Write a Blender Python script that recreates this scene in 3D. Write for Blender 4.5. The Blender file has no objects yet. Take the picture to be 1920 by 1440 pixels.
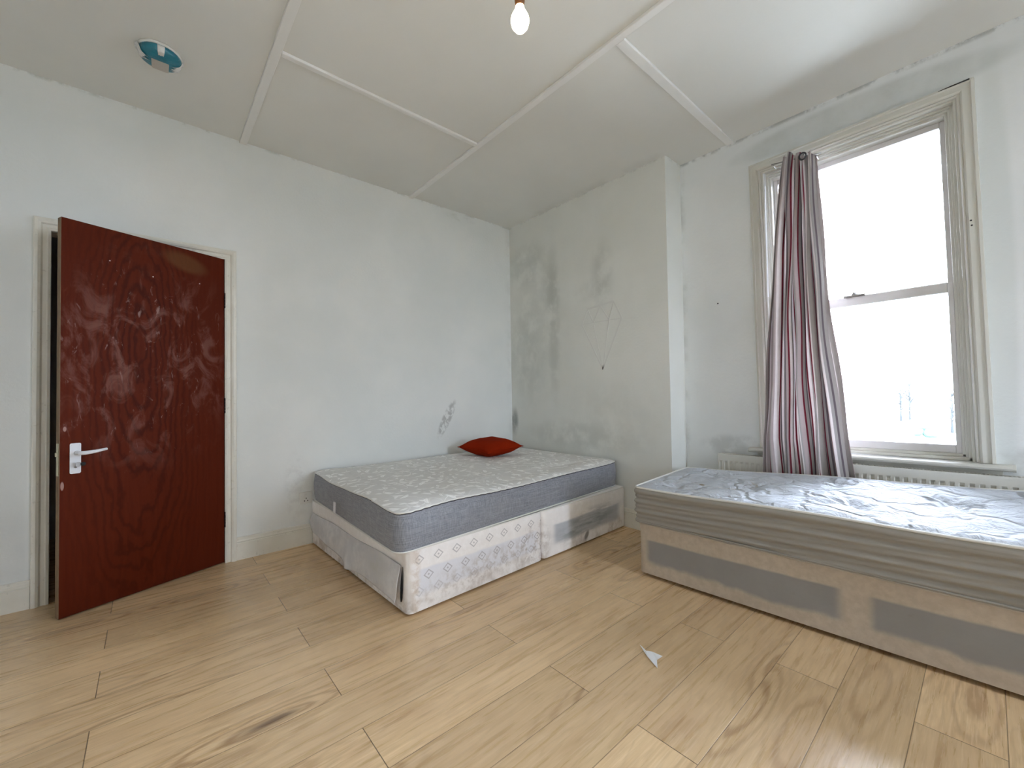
import bpy, bmesh, math, random
from mathutils import Vector, Matrix
random.seed(7)
S = bpy.context.scene
COL = S.collection

# ------------------------------------------------------------------ camera
CAM_F = 779.52
fwd = Vector((0.65673668, 0.75382555, 0.02107071))
rgt = Vector((0.75411706, -0.65655539, -0.01557151))
up = Vector((-0.00209589, -0.02611616, 0.99965672))
cd = bpy.data.cameras.new('camera'); cam = bpy.data.objects.new('camera', cd); COL.objects.link(cam)
cd.sensor_fit = 'HORIZONTAL'; cd.sensor_width = 36; cd.lens = CAM_F * 36 / 1920
cd.clip_start = 0.02; cd.clip_end = 500
CP = Vector((-2.8676, -3.2973, 1.0755))
M = Matrix.Identity(4)
for i in range(3):
    M[i][0] = rgt[i]; M[i][1] = up[i]; M[i][2] = -fwd[i]; M[i][3] = CP[i]
cam.matrix_world = M
S.camera = cam

# ------------------------------------------------------------------ world and exposure
EXPOSURE = 2.72
w = bpy.data.worlds.new('overcast_sky'); S.world = w; w.use_nodes = True
bg = w.node_tree.nodes['Background']
bg.inputs[0].default_value = (0.865, 0.955, 1.12, 1); bg.inputs[1].default_value = 7.0
S.view_settings.view_transform = 'Standard'; S.view_settings.look = 'None'
S.view_settings.exposure = EXPOSURE; S.view_settings.gamma = 1.0; S.view_settings.use_curve_mapping = False
S.cycles.max_bounces = 14; S.cycles.diffuse_bounces = 10; S.cycles.glossy_bounces = 4
S.cycles.transparent_max_bounces = 12; S.cycles.caustics_reflective = False; S.cycles.caustics_refractive = False
S.cycles.sample_clamp_indirect = 6

def portal(name, loc, sy, sz, rotz):
    ld = bpy.data.lights.new(name, 'AREA'); ld.shape = 'RECTANGLE'; ld.size = sy; ld.size_y = sz
    ld.cycles.is_portal = True
    o = bpy.data.objects.new(name, ld); COL.objects.link(o); o.location = loc
    o.rotation_euler = (math.radians(90), 0, rotz)
    return o
portal('window_portal', (0.47, -2.79, 1.63), 1.0, 1.95, math.radians(90))

portal('added_rear_portal', (-.725, -6.06, 1.63), .5, 1.95, 0)  # portal of the window added behind the camera
portal('added_side_portal', (0.47, -4.9, 1.63), 1.25, 1.95, math.radians(90))  # portal of the window added further along the wall
# ------------------------------------------------------------------ constants of the room
H = 2.812; D = 0.23; YR = -1.765
BX0, BX1 = -.95, -.50  # opening edges of the added rear window
X0 = -4.1; Y0 = -5.9           # walls behind / left of the camera
WT = 0.28                      # window wall thickness

# ------------------------------------------------------------------ object helpers
def tag(o, label=None, cat=None, group=None, kind=None):
    if label: o['label'] = label
    if cat: o['category'] = cat
    if group: o['group'] = group
    if kind: o['kind'] = kind
    return o
def empty(name, loc=(0, 0, 0), rz=0):
    o = bpy.data.objects.new(name, None); COL.objects.link(o); o.location = loc; o.rotation_euler = (0, 0, rz)
    return o
class MB:
    def __init__(s): s.v = []; s.f = []; s.sm = []
    def add(s, vs, fs, smooth=False):
        b = len(s.v); s.v += [tuple(v) for v in vs]
        for f in fs: s.f.append([b + i for i in f]); s.sm.append(smooth)
    def box(s, x0, x1, y0, y1, z0, z1, m=None):
        vs = [Vector((x, y, z)) for x in (x0, x1) for y in (y0, y1) for z in (z0, z1)]
        if m: vs = [m @ v for v in vs]
        s.add(vs, [(0, 1, 3, 2), (4, 6, 7, 5), (0, 4, 5, 1), (2, 3, 7, 6), (0, 2, 6, 4), (1, 5, 7, 3)])
    def quad(s, *p): s.add(p, [(0, 1, 2, 3)])
    def grid(s, fn, nu, nv, smooth=True, close_u=False):
        b = []
        for j in range(nv + 1):
            for i in range(nu + (0 if close_u else 1)): b.append(fn(i / nu, j / nv))
        w = nu if close_u else nu + 1
        fs = []
        for j in range(nv):
            for i in range(nu):
                a = j * w + i; c = j * w + (i + 1) % w
                fs.append((a, c, c + w, a + w))
        s.add(b, fs, smooth)
    def tube(s, pts, r, n=10, cap=True):
        pts = [Vector(p) for p in pts]; rs = r if isinstance(r, (list, tuple)) else [r] * len(pts)
        rings = []
        up0 = Vector((0, 0, 1))
        for i, p in enumerate(pts):
            t = (pts[min(i + 1, len(pts) - 1)] - pts[max(i - 1, 0)]).normalized()
            a = t.cross(up0)
            if a.length < 1e-3: a = t.cross(Vector((1, 0, 0)))
            a.normalize(); b = t.cross(a)
            rings += [p + (a * math.cos(2 * math.pi * k / n) + b * math.sin(2 * math.pi * k / n)) * rs[i] for k in range(n)]
        fs = []
        for i in range(len(pts) - 1):
            for k in range(n):
                fs.append((i * n + k, i * n + (k + 1) % n, (i + 1) * n + (k + 1) % n, (i + 1) * n + k))
        if cap: fs += [tuple(range(n)), tuple(range((len(pts) - 1) * n, len(pts) * n))]
        s.add(rings, fs, True)
    def lathe(s, prof, c=(0, 0, 0), n=32, m=None):   # prof: list of (r, z)
        c = Vector(c); vs = []
        for r, z in prof:
            for k in range(n):
                v = Vector((r * math.cos(2 * math.pi * k / n), r * math.sin(2 * math.pi * k / n), z))
                if m: v = m @ v
                vs.append(c + v)
        fs = []
        for i in range(len(prof) - 1):
            for k in range(n): fs.append((i * n + k, i * n + (k + 1) % n, (i + 1) * n + (k + 1) % n, (i + 1) * n + k))
        fs += [tuple(range(n)), tuple(range((len(prof) - 1) * n, len(prof) * n))]
        s.add(vs, fs, True)
    def prism(s, prof, ends, fn):                    # sweep a closed profile (u, v) between stations
        n = len(prof); vs = []
        for e in ends:
            for p in prof: vs.append(fn(p[0], p[1], e))
        fs = []
        for i in range(len(ends) - 1):
            for k in range(n): fs.append((i * n + k, i * n + (k + 1) % n, (i + 1) * n + (k + 1) % n, (i + 1) * n + k))
        fs += [tuple(range(n)), tuple(range((len(ends) - 1) * n, len(ends) * n))]
        s.add(vs, fs)
    def build(s, name, mat, parent=None, bevel=0, seg=2, angle=False, loc=None):
        me = bpy.data.meshes.new(name)
        off = Vector(loc) if loc else Vector((0, 0, 0))
        me.from_pydata([tuple(Vector(v) - off) for v in s.v], [], s.f)
        me.polygons.foreach_set('use_smooth', s.sm)
        bm = bmesh.new(); bm.from_mesh(me); bmesh.ops.recalc_face_normals(bm, faces=bm.faces); bm.to_mesh(me); bm.free()
        me.materials.append(mat)
        o = bpy.data.objects.new(name, me); COL.objects.link(o)
        if loc: o.location = loc
        if parent: o.parent = parent
        if bevel:
            b = o.modifiers.new('bevel', 'BEVEL'); b.width = bevel; b.segments = seg; b.limit_method = 'ANGLE'; b.angle_limit = math.radians(40)
            b.harden_normals = False
        return o

# ------------------------------------------------------------------ shader helper: arithmetic on sockets
class V:
    def __init__(s, g, k): s.g = g; s.k = k
    def _b(s, op, o, r=False): return s.g.m(op, o, s) if r else s.g.m(op, s, o)
    def __add__(s, o): return s._b('ADD', o)
    __radd__ = __add__
    def __sub__(s, o): return s._b('SUBTRACT', o)
    def __rsub__(s, o): return s._b('SUBTRACT', o, True)
    def __mul__(s, o): return s._b('MULTIPLY', o)
    __rmul__ = __mul__
    def __truediv__(s, o): return s._b('DIVIDE', o)
class G:
    def __init__(s, name):
        s.mat = bpy.data.materials.new(name); s.mat.use_nodes = True; s.t = s.mat.node_tree
        s.bsdf = s.t.nodes['Principled BSDF']
        tc = s.t.nodes.new('ShaderNodeTexCoord'); s.P = tc.outputs['Object']
        sx = s.t.nodes.new('ShaderNodeSeparateXYZ'); s.t.links.new(s.P, sx.inputs[0])
        s.x, s.y, s.z = (V(s, k) for k in sx.outputs)
    def lk(s, inp, val):
        if isinstance(val, V): s.t.links.new(val.k, inp)
        elif hasattr(val, 'is_output'): s.t.links.new(val, inp)
        elif isinstance(val, (tuple, list)): inp.default_value = (*val, 1) if len(val) == 3 and len(inp.default_value) == 4 else val
        else: inp.default_value = val
    def m(s, op, a, b=0.0, c=0.0):
        n = s.t.nodes.new('ShaderNodeMath'); n.operation = op
        s.lk(n.inputs[0], a); s.lk(n.inputs[1], b)
        if op in ('MULTIPLY_ADD', 'SMOOTH_MIN', 'WRAP', 'COMPARE'): s.lk(n.inputs[2], c)
        return V(s, n.outputs[0])
    def vec(s, x, y, z=0.0):
        n = s.t.nodes.new('ShaderNodeCombineXYZ')
        for i, a in enumerate((x, y, z)): s.lk(n.inputs[i], a)
        return n.outputs[0]
    def noise(s, vec, scale=1.0, detail=3.0, rough=.55, dist=0.0, col=False):
        n = s.t.nodes.new('ShaderNodeTexNoise'); s.lk(n.inputs['Vector'], vec)
        n.inputs['Scale'].default_value = scale; n.inputs['Detail'].default_value = detail
        n.inputs['Roughness'].default_value = rough; n.inputs['Distortion'].default_value = dist
        return n.outputs['Color'] if col else V(s, n.outputs['Fac'])
    def ss(s, x, a, b):                              # smoothstep
        n = s.t.nodes.new('ShaderNodeMapRange'); n.interpolation_type = 'SMOOTHSTEP'
        s.lk(n.inputs[0], x); n.inputs[1].default_value = a; n.inputs[2].default_value = b
        return V(s, n.outputs[0])
    def mr(s, x, a, b, c, d):
        n = s.t.nodes.new('ShaderNodeMapRange'); s.lk(n.inputs[0], x)
        for i, q in enumerate((a, b, c, d)): n.inputs[i + 1].default_value = q
        return V(s, n.outputs[0])
    def mix(s, f, a, b):
        n = s.t.nodes.new('ShaderNodeMix'); n.data_type = 'RGBA'
        s.lk(n.inputs[0], f); s.lk(n.inputs[6], a); s.lk(n.inputs[7], b)
        return n.outputs[2]
    def ramp(s, f, stops):
        n = s.t.nodes.new('ShaderNodeValToRGB'); s.lk(n.inputs[0], f); e = n.color_ramp.elements
        for i, (p, c) in enumerate(stops):
            q = e[i] if i < 2 else e.new(p)
            q.position = p; q.color = (*c, 1)
        return n.outputs[0]
    def blob(s, u, v, cu, cv, ru, rv, ang=0, soft=.5):   # 1 inside a soft ellipse
        c, sn = math.cos(ang), math.sin(ang)
        du = u - cu; dv = v - cv
        a = (du * c + dv * sn) / ru; b = (dv * c - du * sn) / rv
        r = s.m('SQRT', a * a + b * b)
        return s.ss(r * -1.0, -1.0 - soft * .5, -1.0 + soft * .5)
    def bump(s, h, strength=.3, dist=.01):
        n = s.t.nodes.new('ShaderNodeBump'); n.inputs['Strength'].default_value = strength
        n.inputs['Distance'].default_value = dist; s.lk(n.inputs['Height'], h)
        s.t.links.new(n.outputs[0], s.bsdf.inputs['Normal'])
    def out(s, col=None, rough=.6, metal=0.0, spec=None, sheen=None):
        b = s.bsdf
        if col is not None: s.lk(b.inputs['Base Color'], col)
        s.lk(b.inputs['Roughness'], rough); b.inputs['Metallic'].default_value = metal
        if spec is not None: b.inputs['Specular IOR Level'].default_value = spec
        if sheen: b.inputs['Sheen Weight'].default_value = sheen
        return s.mat
def mx(g, a, b): return g.m('MAXIMUM', a, b)
def mn(g, a, b): return g.m('MINIMUM', a, b)
def plain(name, col, rough=.5, metal=0.0, spec=None, var=.06, sc=8):
    g = G(name); n = g.noise(g.P, sc, 4)
    a = tuple(c * (1 - var) for c in col); b = tuple(min(1, c * (1 + var)) for c in col)
    return g.out(g.mix(n, a, b), rough, metal, spec)

# ------------------------------------------------------------------ materials
def mat_wall_left():
    g = G('painted_plaster_left'); base = (0.779, 0.802, 0.785)
    n = g.noise(g.P, 1.3, 5); f = g.noise(g.P, 9, 4)
    c = g.mix(g.ss(n, .35, .7), (0.743, 0.773, 0.761), (0.814, 0.832, 0.814))
    # grey scuff above the bed
    sc = g.blob(g.x, g.z, -.80, .845, .045, .175, -.50, .5) * g.ss(g.noise(g.P, 22, 4), .40, .56)
    c = g.mix(sc * .8, c, (0.425, 0.437, 0.425))
    # darker specks along the ceiling line and corner
    e = g.ss(g.z, H - .022, H) * g.ss(g.noise(g.P, 13, 5, .7), .46, .62)
    c = g.mix(e * .65, c, (0.472, 0.496, 0.448))
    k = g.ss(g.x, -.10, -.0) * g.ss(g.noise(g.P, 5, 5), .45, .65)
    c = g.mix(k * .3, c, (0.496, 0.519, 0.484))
    p = g.blob(g.x, g.z, -.62, 2.76, .16, .03, 0, .6) * g.ss(f, .4, .6)
    c = g.mix(p * .5, c, (0.590, 0.614, 0.590))
    # grubby patch low on the wall beside the bed and by the door frame
    k = g.blob(g.x, g.z, -2.07, .40, .07, .22, 0, 1.0) * g.ss(g.noise(g.P, 16, 5), .42, .62)
    c = g.mix(k * .22, c, (0.5, 0.5, 0.5))
    k = g.blob(g.x, g.z, -3.44, .25, .12, .28, 0, 1.0) * f
    c = g.mix(k * .5, c, (0.496, 0.519, 0.519))
    g.bump(g.noise(g.P, 55, 4) + n * 1.5, .12, .01)
    return g.out(c, .75, spec=.25)
def mat_wall_back():
    g = G('painted_plaster_back')
    n = g.noise(g.P, 1.1, 5); f = g.noise(g.P, 6, 5)
    c = g.mix(g.ss(n, .35, .7), (0.708, 0.720, 0.678), (0.773, 0.785, 0.749))
    def stain(cy, cz, ry, rz, amt, col=(0.425, 0.443, 0.413), ang=0):
        nonlocal c
        k = g.blob(g.y, g.z, cy, cz, ry, rz, ang, 1.1) * g.ss(f, .30, .62)
        c = g.mix(k * amt, c, col)
    stain(-.28, 2.36, .26, .20, .40); stain(-.62, 1.75, .07, .65, .40); stain(-.58, 2.05, .10, .22, .35)
    stain(-1.18, 2.08, .10, .24, .45); stain(-.25, 1.45, .22, .5, .28); stain(-.85, .68, .55, .12, .42)
    stain(-1.05, 1.95, .16, .08, .25); stain(-.04, .78, .05, .12, .9, (0.295, 0.307, 0.295)); stain(-.4, 1.7, .35, .6, .2)
    stain(-1.25, .8, .4, .3, .18)
    e = g.ss(g.z, H - .022, H) * g.ss(g.noise(g.P, 13, 5, .7), .48, .64)
    c = g.mix(e * .5, c, (0.448, 0.472, 0.437))
    g.bump(g.noise(g.P, 55, 4) + n * 1.5, .12, .01)
    return g.out(c, .75, spec=.25)
def mat_wall_right():
    g = G('painted_plaster_right')
    n = g.noise(g.P, 1.4, 5); f = g.noise(g.P, 8, 5)
    c = g.mix(g.ss(n, .35, .7), (0.732, 0.761, 0.767), (0.802, 0.826, 0.826))
    # greyer band over the window and round the casing
    b = g.blob(g.y, g.z, -2.80, 2.68, .62, .095, 0, .35)
    c = g.mix(b * g.mr(f, .3, .7, .45, .9), c, (0.555, 0.584, 0.572))
    b = g.blob(g.y, g.z, -3.34, 1.6, .055, 1.1, 0, .5)
    c = g.mix(b * .4, c, (0.590, 0.637, 0.614))
    b = g.blob(g.y, g.z, -2.12, .68, .20, .07, 0, .8) * g.ss(f, .35, .6)
    c = g.mix(b * .5, c, (0.425, 0.437, 0.425))
    b = g.blob(g.y, g.z, -3.42, .70, .12, .07, 0, .8) * g.ss(f, .35, .6)
    c = g.mix(b * .5, c, (0.472, 0.472, 0.448))
    e = g.ss(g.z, H - .025, H) * g.ss(g.noise(g.P, 9, 5, .7), .40, .58)
    c = g.mix(e * .8, c, (0.378, 0.401, 0.401))
    k = g.ss(g.y, YR - .05, YR) * g.ss(g.noise(g.P, 7, 5), .42, .62)
    c = g.mix(k * .4, c, (0.496, 0.519, 0.496))
    g.bump(g.noise(g.P, 55, 4) + n * 1.5, .12, .01)
    return g.out(c, .75, spec=.25)
def mat_plain_wall():
    g = G('painted_plaster'); n = g.noise(g.P, 1.3, 5)
    g.bump(g.noise(g.P, 55, 4), .1, .01)
    return g.out(g.mix(n, (0.53, 0.54, 0.53), (0.60, 0.61, 0.60)), .75, spec=.25)
def mat_ceiling():
    g = G('painted_ceiling_board'); n = g.noise(g.P, .9, 4)
    c = g.mix(g.ss(n, .35, .7), (0.702, 0.708, 0.678), (0.756, 0.762, 0.732))
    e = g.ss(g.x, -.12, .0) * g.ss(g.noise(g.P, 4, 5), .42, .62) * g.ss(g.y, YR, YR + .01)
    c = g.mix(e * .4, c, (0.504, 0.516, 0.492))
    g.bump(g.noise(g.P, 40, 3), .06, .01)
    return g.out(c, .7, spec=.3)
def mat_floor():
    g = G('oak_laminate'); PW, PL = .1954, 1.333
    yy = (g.y * -1.0 + .016) / PW
    row = g.m('FLOOR', yy); fy = yy - row
    odd = g.m('MODULO', row + 40.0, 2.0)
    xo = (g.x + 2.347 + odd * (PL / 2) - odd * .0 + 40 * PL) / PL
    cell = g.m('FLOOR', xo); fx = xo - cell
    # per plank random
    wn = g.t.nodes.new('ShaderNodeTexWhiteNoise'); wn.noise_dimensions = '2D'
    g.t.links.new(g.vec(row, cell), wn.inputs['Vector']); rnd = V(g, wn.outputs['Value'])
    ox = rnd * 37.0; oy = rnd * 91.0
    px = g.x + ox; py = g.y + oy
    # fine fibres, broad figure, cathedral rings round knots
    fib = g.noise(g.vec(px * 2.2, py * 42.0), 1.0, 5, .65)
    fib2 = g.noise(g.vec(px * 7.0, py * 150.0), 1.0, 3, .6)
    wob = g.noise(g.vec(px * 1.3, py * 7.0), 1.0, 4, .6)
    wob2 = g.noise(g.vec(px * 4.0, py * 14.0), 1.0, 3, .6)
    fig = g.m('FRACT', (wob + wob2 * .10) * 7.0)
    fig = g.m('ABSOLUTE', fig - .5) * 2.0
    dark = g.ss(g.noise(g.vec(px * 1.3, py * 7.0), 1.0, 4, .6), .52, .76)
    vo = g.t.nodes.new('ShaderNodeTexVoronoi'); vo.inputs['Scale'].default_value = 1.0; vo.inputs['Randomness'].default_value = .9
    g.t.links.new(g.vec((px + wob * .25) * .85, (py + wob2 * .02) * 4.0), vo.inputs['Vector'])
    kd = V(g, vo.outputs['Distance'])
    knot = g.ss(kd * -1.0, -.13, -.03)
    ring = g.m('ABSOLUTE', g.m('FRACT', kd * 13.0 + wob2 * .9) - .5) * 2.0
    near = g.ss(kd * -1.0, -.46, -.14)
    c = g.ramp(fib, [(.25, (.55, .365, .178)), (.75, (.76, .55, .312))])
    c = g.mix(near * g.ss(ring, .3, .95) * .70, c, (.33, .19, .088))
    c = g.mix(g.ss(fig, .45, 1.0) * .24, c, (.42, .265, .125))
    c = g.mix(dark * .55, c, (.36, .205, .095))
    c = g.mix(g.ss(fib2, .50, .68) * .28, c, (.86, .68, .46))
    c = g.mix(knot * .85, c, (.15, .09, .055))
    # tone of each plank
    hs = g.t.nodes.new('ShaderNodeHueSaturation'); g.t.links.new(c, hs.inputs['Color'])
    g.lk(hs.inputs['Value'], g.mr(rnd, 0, 1, .90, 1.10)); hs.inputs['Saturation'].default_value = .96
    c = hs.outputs[0]
    ey = mn(g, fy, 1.0 - fy) * PW; ex = mn(g, fx, 1.0 - fx) * PL
    seam_y = g.ss(ey * -1.0, -.0016, -.0006); seam_x = g.ss(ex * -1.0, -.0019, -.0008)
    seam = mx(g, seam_y * .75, seam_x)
    c = g.mix(seam * .85, c, (.06, .035, .02))
    g.bump(fib2 * .25 - seam * 2.0, .25, .002)
    return g.out(c, g.mr(fib, .3, .7, .24, .34), spec=.5)
def mat_door():
    g = G('red_mahogany_veneer')            # object space: x along the leaf from the hinge (0) to -0.76, z up
    wob = g.noise(g.vec(g.x * 5.0, g.z * 2.6), 1.0, 4, .6) - .5
    wb2 = g.noise(g.vec(g.x * 30.0, g.z * 5.0), 1.0, 3, .6) - .5
    dx = g.x + .44; dz = g.z - 1.38
    r = g.m('SQRT', dx * dx * 6.5 + dz * dz * .26 + .0008) + dz * .10
    rings = g.m('ABSOLUTE', g.m('FRACT', r * 15.0 + wob * 4.2 + wb2 * .9) - .5) * 2.0
    strt = g.noise(g.vec(g.x * 60.0 + wob * 5.0, g.z * 1.6), 1.0, 4, .6)
    c = g.mix(strt, (.066, .0085, .0024), (.112, .0185, .0060))
    c = g.mix(g.ss(rings, .35, .95) * g.ss(r * -1.0, -1.0, -.15) * .62, c, (.030, .0040, .0011))
    # brownish rubbed area near the top, dull pink smears across the middle
    k = g.blob(g.x, g.z, -.22, 1.90, .11, .05, -.25, .7)
    c = g.mix(k * .6, c, (.14, .062, .025))
    zone = g.blob(g.x, g.z, -.40, 1.30, .40, .48, 0, 1.0)
    sm = g.ss(g.noise(g.vec(g.x * 8.0, g.z * 4.5, 3.0), 1.0, 5, .65, 1.2), .47, .68) * zone
    c = g.mix(sm * .42, c, (.30, .155, .13))
    sm2 = g.ss(g.noise(g.vec(g.x * 22.0, g.z * 7.0, 9.0), 1.0, 4, .65, 2.0), .62, .74) * zone
    c = g.mix(sm2 * .42, c, (.50, .36, .33))
    chips = g.ss(g.noise(g.P, 16, 2), .78, .80) + g.blob(g.x, g.z, -.742, .93, .006, .012, 0, .5) + g.blob(g.x, g.z, -.75, .65, .006, .02, 0, .5)
    c = g.mix(mn(g, chips, 1.0) * .7, c, (.5, .32, .28))
    g.bump(strt * .4 + rings * .2, .08, .003)
    return g.out(c, g.mr(sm, 0, 1, .50, .65), spec=.06)
def mat_cream():
    g = G('cream_gloss_paint'); n = g.noise(g.P, 7, 5); q = g.noise(g.P, 45, 3)
    c = g.mix(g.ss(n, .35, .75), (.73, .715, .64), (.80, .79, .72))
    c = g.mix(g.ss(q, .62, .72) * .35, c, (.45, .43, .36))
    g.bump(g.noise(g.P, 30, 3), .08, .004)
    return g.out(c, .38, spec=.45)
def mat_sash():
    g = G('window_sash_paint'); n = g.noise(g.P, 9, 5)
    c = g.mix(n, (.60, .59, .58), (.70, .69, .68))
    return g.out(c, .45)
def mat_glass():
    g = G('window_glass'); t = g.t; t.nodes.remove(g.bsdf)
    tr = t.nodes.new('ShaderNodeBsdfTransparent'); gl = t.nodes.new('ShaderNodeBsdfGlossy'); gl.inputs['Roughness'].default_value = .02
    fr = t.nodes.new('ShaderNodeFresnel'); fr.inputs[0].default_value = 1.45
    ms = t.nodes.new('ShaderNodeMixShader'); t.links.new(fr.outputs[0], ms.inputs[0])
    t.links.new(tr.outputs[0], ms.inputs[1]); t.links.new(gl.outputs[0], ms.inputs[2])
    t.links.new(ms.outputs[0], t.nodes['Material Output'].inputs[0])
    return g.mat
def mat_damask():
    g = G('damask_mattress_top')
    wx = g.noise(g.P, 2.2, 2) ; warp = (wx - .5) * .10
    def leaves(scale, ox, rx, ry, dens):
        vo = g.t.nodes.new('ShaderNodeTexVoronoi'); vo.voronoi_dimensions = '2D'; vo.inputs['Scale'].default_value = 1
        vo.inputs['Randomness'].default_value = .85
        u = (g.x + warp + ox) * scale; v = (g.y + warp + ox * .7) * scale
        g.t.links.new(g.vec(u, v), vo.inputs['Vector'])
        sp = g.t.nodes.new('ShaderNodeSeparateXYZ'); g.t.links.new(vo.outputs['Position'], sp.inputs[0])
        sc = g.t.nodes.new('ShaderNodeSeparateColor'); g.t.links.new(vo.outputs['Color'], sc.inputs[0])
        du = u - V(g, sp.outputs[0]); dv = v - V(g, sp.outputs[1])
        a = V(g, sc.outputs[0]) * 6.283
        ca = g.m('COSINE', a); sa = g.m('SINE', a)
        lu = du * ca + dv * sa; lv = dv * ca - du * sa + lu * lu * .7
        q = (lu / rx) * (lu / rx) + g.m('ABSOLUTE', lv / ry)
        leaf = g.ss(q * -1.0, -1.08, -.92)
        vein = g.ss(g.m('ABSOLUTE', lv) * -1.0, -.03, -.012) * .5
        return leaf * (1.0 - vein) * g.m('LESS_THAN', V(g, sc.outputs[1]), dens)
    lf = mx(g, leaves(10.5, 0, .38, .13, .80), leaves(15.0, 3.3, .34, .12, .5))
    s1 = g.noise(g.P, 3.6, 1.0, .4); st = g.ss(g.m('ABSOLUTE', g.m('FRACT', s1 * 9.0) - .5) * -1.0, -.075, -.03)
    st2 = g.noise(g.vec(g.x + 5.0, g.y, 1.0), 7.0, 0.0); st2 = g.ss(g.m('ABSOLUTE', st2 - .5) * -1.0, -.012, -.005)
    pat = mx(g, lf, mx(g, st * .25, st2 * .7))
    weave = g.noise(g.P, 220, 2)
    c = g.mix(pat, (.70, .695, .68), (.97, .97, .96))
    wr = g.noise(g.vec(g.x * 4.0, g.y * 9.0), 1.0, 4, .6, .8)
    g.bump(wr * 3.0 + pat * .5 + weave * .15, .35, .006)
    return g.out(c, g.mr(pat, 0, 1, .62, .36), spec=.4)
def mat_charcoal():
    g = G('charcoal_woven_fabric')
    a = g.noise(g.vec((g.x + g.y) * 9.0, g.z * 420.0, g.y * 9.0), 1.0, 3, .6); b = g.noise(g.vec(g.x * 420.0, g.y * 420.0, g.z * 12.0), 1.0, 3, .6)
    c = g.mix(g.ss(a * .5 + b * .5, .35, .65), (.16, .172, .20), (.33, .345, .385))
    g.bump(a + b, .25, .001)
    return g.out(c, .85, spec=.15, sheen=.3)
def mat_divan1():
    g = G('stained_divan_fabric')
    u = g.x; z = g.z; f = g.noise(g.P, 7, 6, .65); f2 = g.noise(g.P, 26, 5, .65); big = g.noise(g.P, 3, 4)
    front = g.m('LESS_THAN', g.y, -1.30)
    left = g.m('LESS_THAN', g.x, -1.90)
    cream = g.mix(g.ss(f2, .35, .75), (.87, .85, .835), (.93, .92, .91))
    grey = g.mix(f, (.70, .715, .77), (.80, .815, .86))
    zz = z + (big - .5) * .03
    band = g.ss(zz, .065, .105) * g.ss(zz * -1.0, -.215, -.198)
    # front-left section: pale panel with embroidered diamonds; the right one: a bordered grey-green rectangle
    lsec = g.m('LESS_THAN', u, -.975)
    pl = g.ss(u, -1.885, -1.85) * g.ss(u * -1.0, 1.00, 1.06)
    pr = g.ss(u, -.90, -.84) * g.ss(u * -1.0, .08, .16)
    c = g.mix(band * front * lsec * pl * .9, cream, grey)
    c = g.mix(band * front * (1.0 - lsec) * pr, c, g.mix(f, (.42, .445, .47), (.58, .60, .63)))
    # diamonds in rows of 13 cm, each row staggered
    def dia(zc, off, amt):
        nonlocal c
        q = g.m('FRACT', (u + off) / .112 + 100.0) - .5
        d = g.m('ABSOLUTE', q) * .112 / .030 + g.m('ABSOLUTE', z - zc) / .026
        r = g.ss(g.m('ABSOLUTE', d - .85) * -1.0, -.20, -.08) + g.ss(d * -1.0, -.3, -.15)
        c = g.mix(mn(g, r, 1.0) * front * lsec * g.ss(u, -1.895, -1.88) * amt, c, (.36, .35, .37))
    dia(.262, .02, .62); dia(.175, -.036, .66); dia(.105, .02, .35)
    # brown and dark stains low down
    low = g.ss(z * -1.0, -.15, -.03)
    k = g.ss(f, .45, .68) * low
    c = g.mix(k * .60, c, (.36, .29, .235))
    k = g.blob(u, z, -1.05, .12, .13, .12, .3, 1.2) * g.ss(f2, .40, .62) * front
    c = g.mix(k * .62, c, (.38, .33, .30))
    k = g.blob(u, z, -1.45, .10, .40, .07, .05, 1.2) * g.ss(f2, .42, .64) * front
    c = g.mix(k * .55, c, (.42, .37, .33))
    k = g.blob(u, z, -.50, .15, .30, .07, .12, 1.2) * g.ss(g.noise(g.vec(g.x * 5.0, 0.0, g.z * 28.0), 1.0, 4), .38, .62) * front
    c = g.mix(k * .75, c, (.22, .24, .255))
    k = g.blob(u, z, -.52, .055, .035, .018, .8, .8) * front
    c = g.mix(k * .8, c, (.16, .15, .14))
    k = left * g.ss(f2, .42, .68) * g.ss(z * -1.0, -.10, -.01)
    c = g.mix(k * .5, c, (.38, .34, .30))
    # rusty vertical smear on the front corner
    k = g.ss(u * -1.0, 1.845, 1.88) * g.ss(u, -1.93, -1.89) * g.ss(f2, .38, .6) * front
    c = g.mix(k * .5, c, (.50, .38, .27))
    g.bump(f * 2 + f2, .22, .006)
    return g.out(c, .8, spec=.2)
def mat_torn():
    g = G('loose_grey_backing_cloth'); f = g.noise(g.P, 9, 6, .65)
    c = g.mix(g.ss(f, .35, .7), (.60, .60, .61), (.74, .735, .73))
    k = g.blob(g.y, g.z, -1.12, .17, .12, .06, 0, 1.2) * g.ss(f, .4, .6)
    c = g.mix(k * .4, c, (.40, .41, .36))
    g.bump(g.noise(g.P, 14, 4), .3, .008)
    return g.out(c, .8, spec=.2)
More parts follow.
